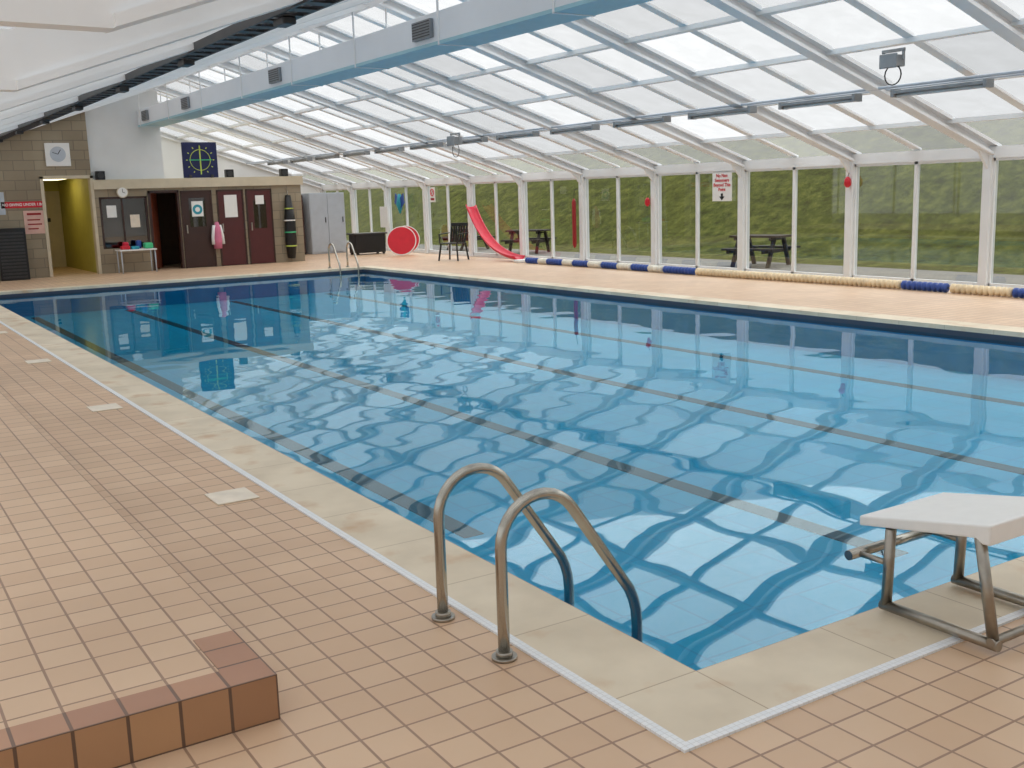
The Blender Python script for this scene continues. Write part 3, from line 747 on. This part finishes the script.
def redbag(y, z, label):
    x = XW-.14
    p = [B().tube([(x, y, z-.09), (x, y, z-.05), (x, y, z+.04), (x, y, z+.08)], .05, 12, rr=[.02, .055, .05, .02]).obj('bag', m_red), B().tube([(x, y, z+.07), (x+.03, y, z+.14)], .006, 6).obj('cord', m_black)]
    thing('throw_bag', (x, y, z-.09), p, label, 'rescue bag')
redbag(POST[6]-.02, 1.6, 'small red rescue bag hanging on window post'); redbag(POST[8]+.1, 1.33, 'small red rescue bag on post')
x = XW-.16; y = POST[9]+.15
p = [B().tube([(x, y, .35), (x, y, .42), (x, y, 1.35), (x, y, 1.42)], .04, 12, rr=[.02, .045, .045, .02]).obj('float', m_redd), B().tube([(x, y, 1.4), (x+.02, y, 1.6), (x+.1, y, 1.62)], .006, 6).obj('cord', m_black)]
thing('torpedo_buoy', (x, y, .35), p, 'long dark red torpedo buoy hanging by window', 'rescue float')

# ------------------------------------------------------------------ outside
b = B()
YA, YB = -20, 95
b.prism([(XW+.1, -.08), (15.4, -.08), (15.4, -.3), (XW+.1, -.3)], YA, YB, fn, 1)
b.prism([(15.4, -.08), (16.2, .02), (17.2, .5), (19.0, 1.6), (21.8, 3.0), (23.0, 3.1), (40, 3.1), (40, -.5), (15.4, -.5)], YA, YB, fn, 0)
struct(b.obj('ground', [m_grass, m_path]), 'sloping grass bank beside paved path', 'ground')
def picnic(x, y, label, rz=0):
    p = []
    b = B()
    for i in range(5): b.mm((-.3+i*.122, -.58, .6), (-.19+i*.122, .58, .64))
    p.append(b.obj('table_top', m_wood))
    for s_ in (-1, 1):
        b = B(); b.mm((s_*.52-.12, -.58, .35), (s_*.52+.12, .58, .39)); p.append(b.obj('bench', m_wood))
    for yy in (-.4, .4):
        b = B(); b.bar((-.2, yy, .6), (-.48, yy, 0), .05, .08, 0, (0, 1, 0)).bar((.2, yy, .6), (.48, yy, 0), .05, .08, 0, (0, 1, 0)).bar((-.62, yy+.05, .32), (.62, yy+.05, .32), .05, .07).bar((-.3, yy+.05, .57), (.3, yy+.05, .57), .05, .06)
        p.append(b.obj('a_frame', m_wood))
    e = thing('picnic_table', (0, 0, 0), p, label, 'picnic table', 'picnic tables on the lawn')
    e.location = (x, y, -.08); e.rotation_euler[2] = rz
    return e
e = picnic(14.5, 13.9, 'weathered wooden picnic table outside the windows', .3)
dup(e, (14.5, 22.7, -.08), rz=.3); dup(e, (14.5, 26.1, -.08), rz=-.3)

# ------------------------------------------------------------------ light
w = bpy.data.worlds.new('World'); S.world = w; w.use_nodes = True; nt = w.node_tree
bg = nt.nodes['Background']
tc = nt.nodes.new('ShaderNodeTexCoord'); nz = nt.nodes.new('ShaderNodeTexNoise'); nz.inputs['Scale'].default_value = 1
nt.links.new(tc.outputs['Generated'], nz.inputs['Vector'])
r = nt.nodes.new('ShaderNodeValToRGB'); r.color_ramp.elements[0].color = (.95, .97, .99, 1); r.color_ramp.elements[1].color = (.98, .985, 1, 1)
nt.links.new(nz.outputs['Fac'], r.inputs['Fac']); nt.links.new(r.outputs['Color'], bg.inputs['Color'])
bg.inputs['Strength'].default_value = 1.06
sl = bpy.data.lights.new('overcast_sun', 'SUN'); sl.energy = 5.8; sl.angle = math.radians(120); sl.color = (1, .985, .965)
so = bpy.data.objects.new('overcast_sun', sl); S.collection.objects.link(so)
so.rotation_euler = Vector((.25, .1, 1)).to_track_quat('Z', 'Y').to_euler()

# ------------------------------------------------------------------ camera
cam = bpy.data.cameras.new('Camera'); co = bpy.data.objects.new('Camera', cam); S.collection.objects.link(co); S.camera = co
cam.sensor_width = 36; cam.lens = 1060/1024*36; cam.clip_start = .05; cam.clip_end = 300
hd = math.atan2(.845, .534)
fh = Vector((math.cos(hd), math.sin(hd), 0)); rt = Vector((math.sin(hd), -math.cos(hd), 0)); upv = Vector((0, 0, 1))
th = math.radians(10.25); ph = math.radians(1.78)
fwd = fh*math.cos(th)-upv*math.sin(th); up = upv*math.cos(th)+fh*math.sin(th)
r2 = rt*math.cos(ph)-up*math.sin(ph); u2 = up*math.cos(ph)+rt*math.sin(ph)
R = Matrix((r2, u2, -fwd)).transposed().to_4x4()
co.matrix_world = Matrix.Translation((-1.907, -2.141, 1.6)) @ R
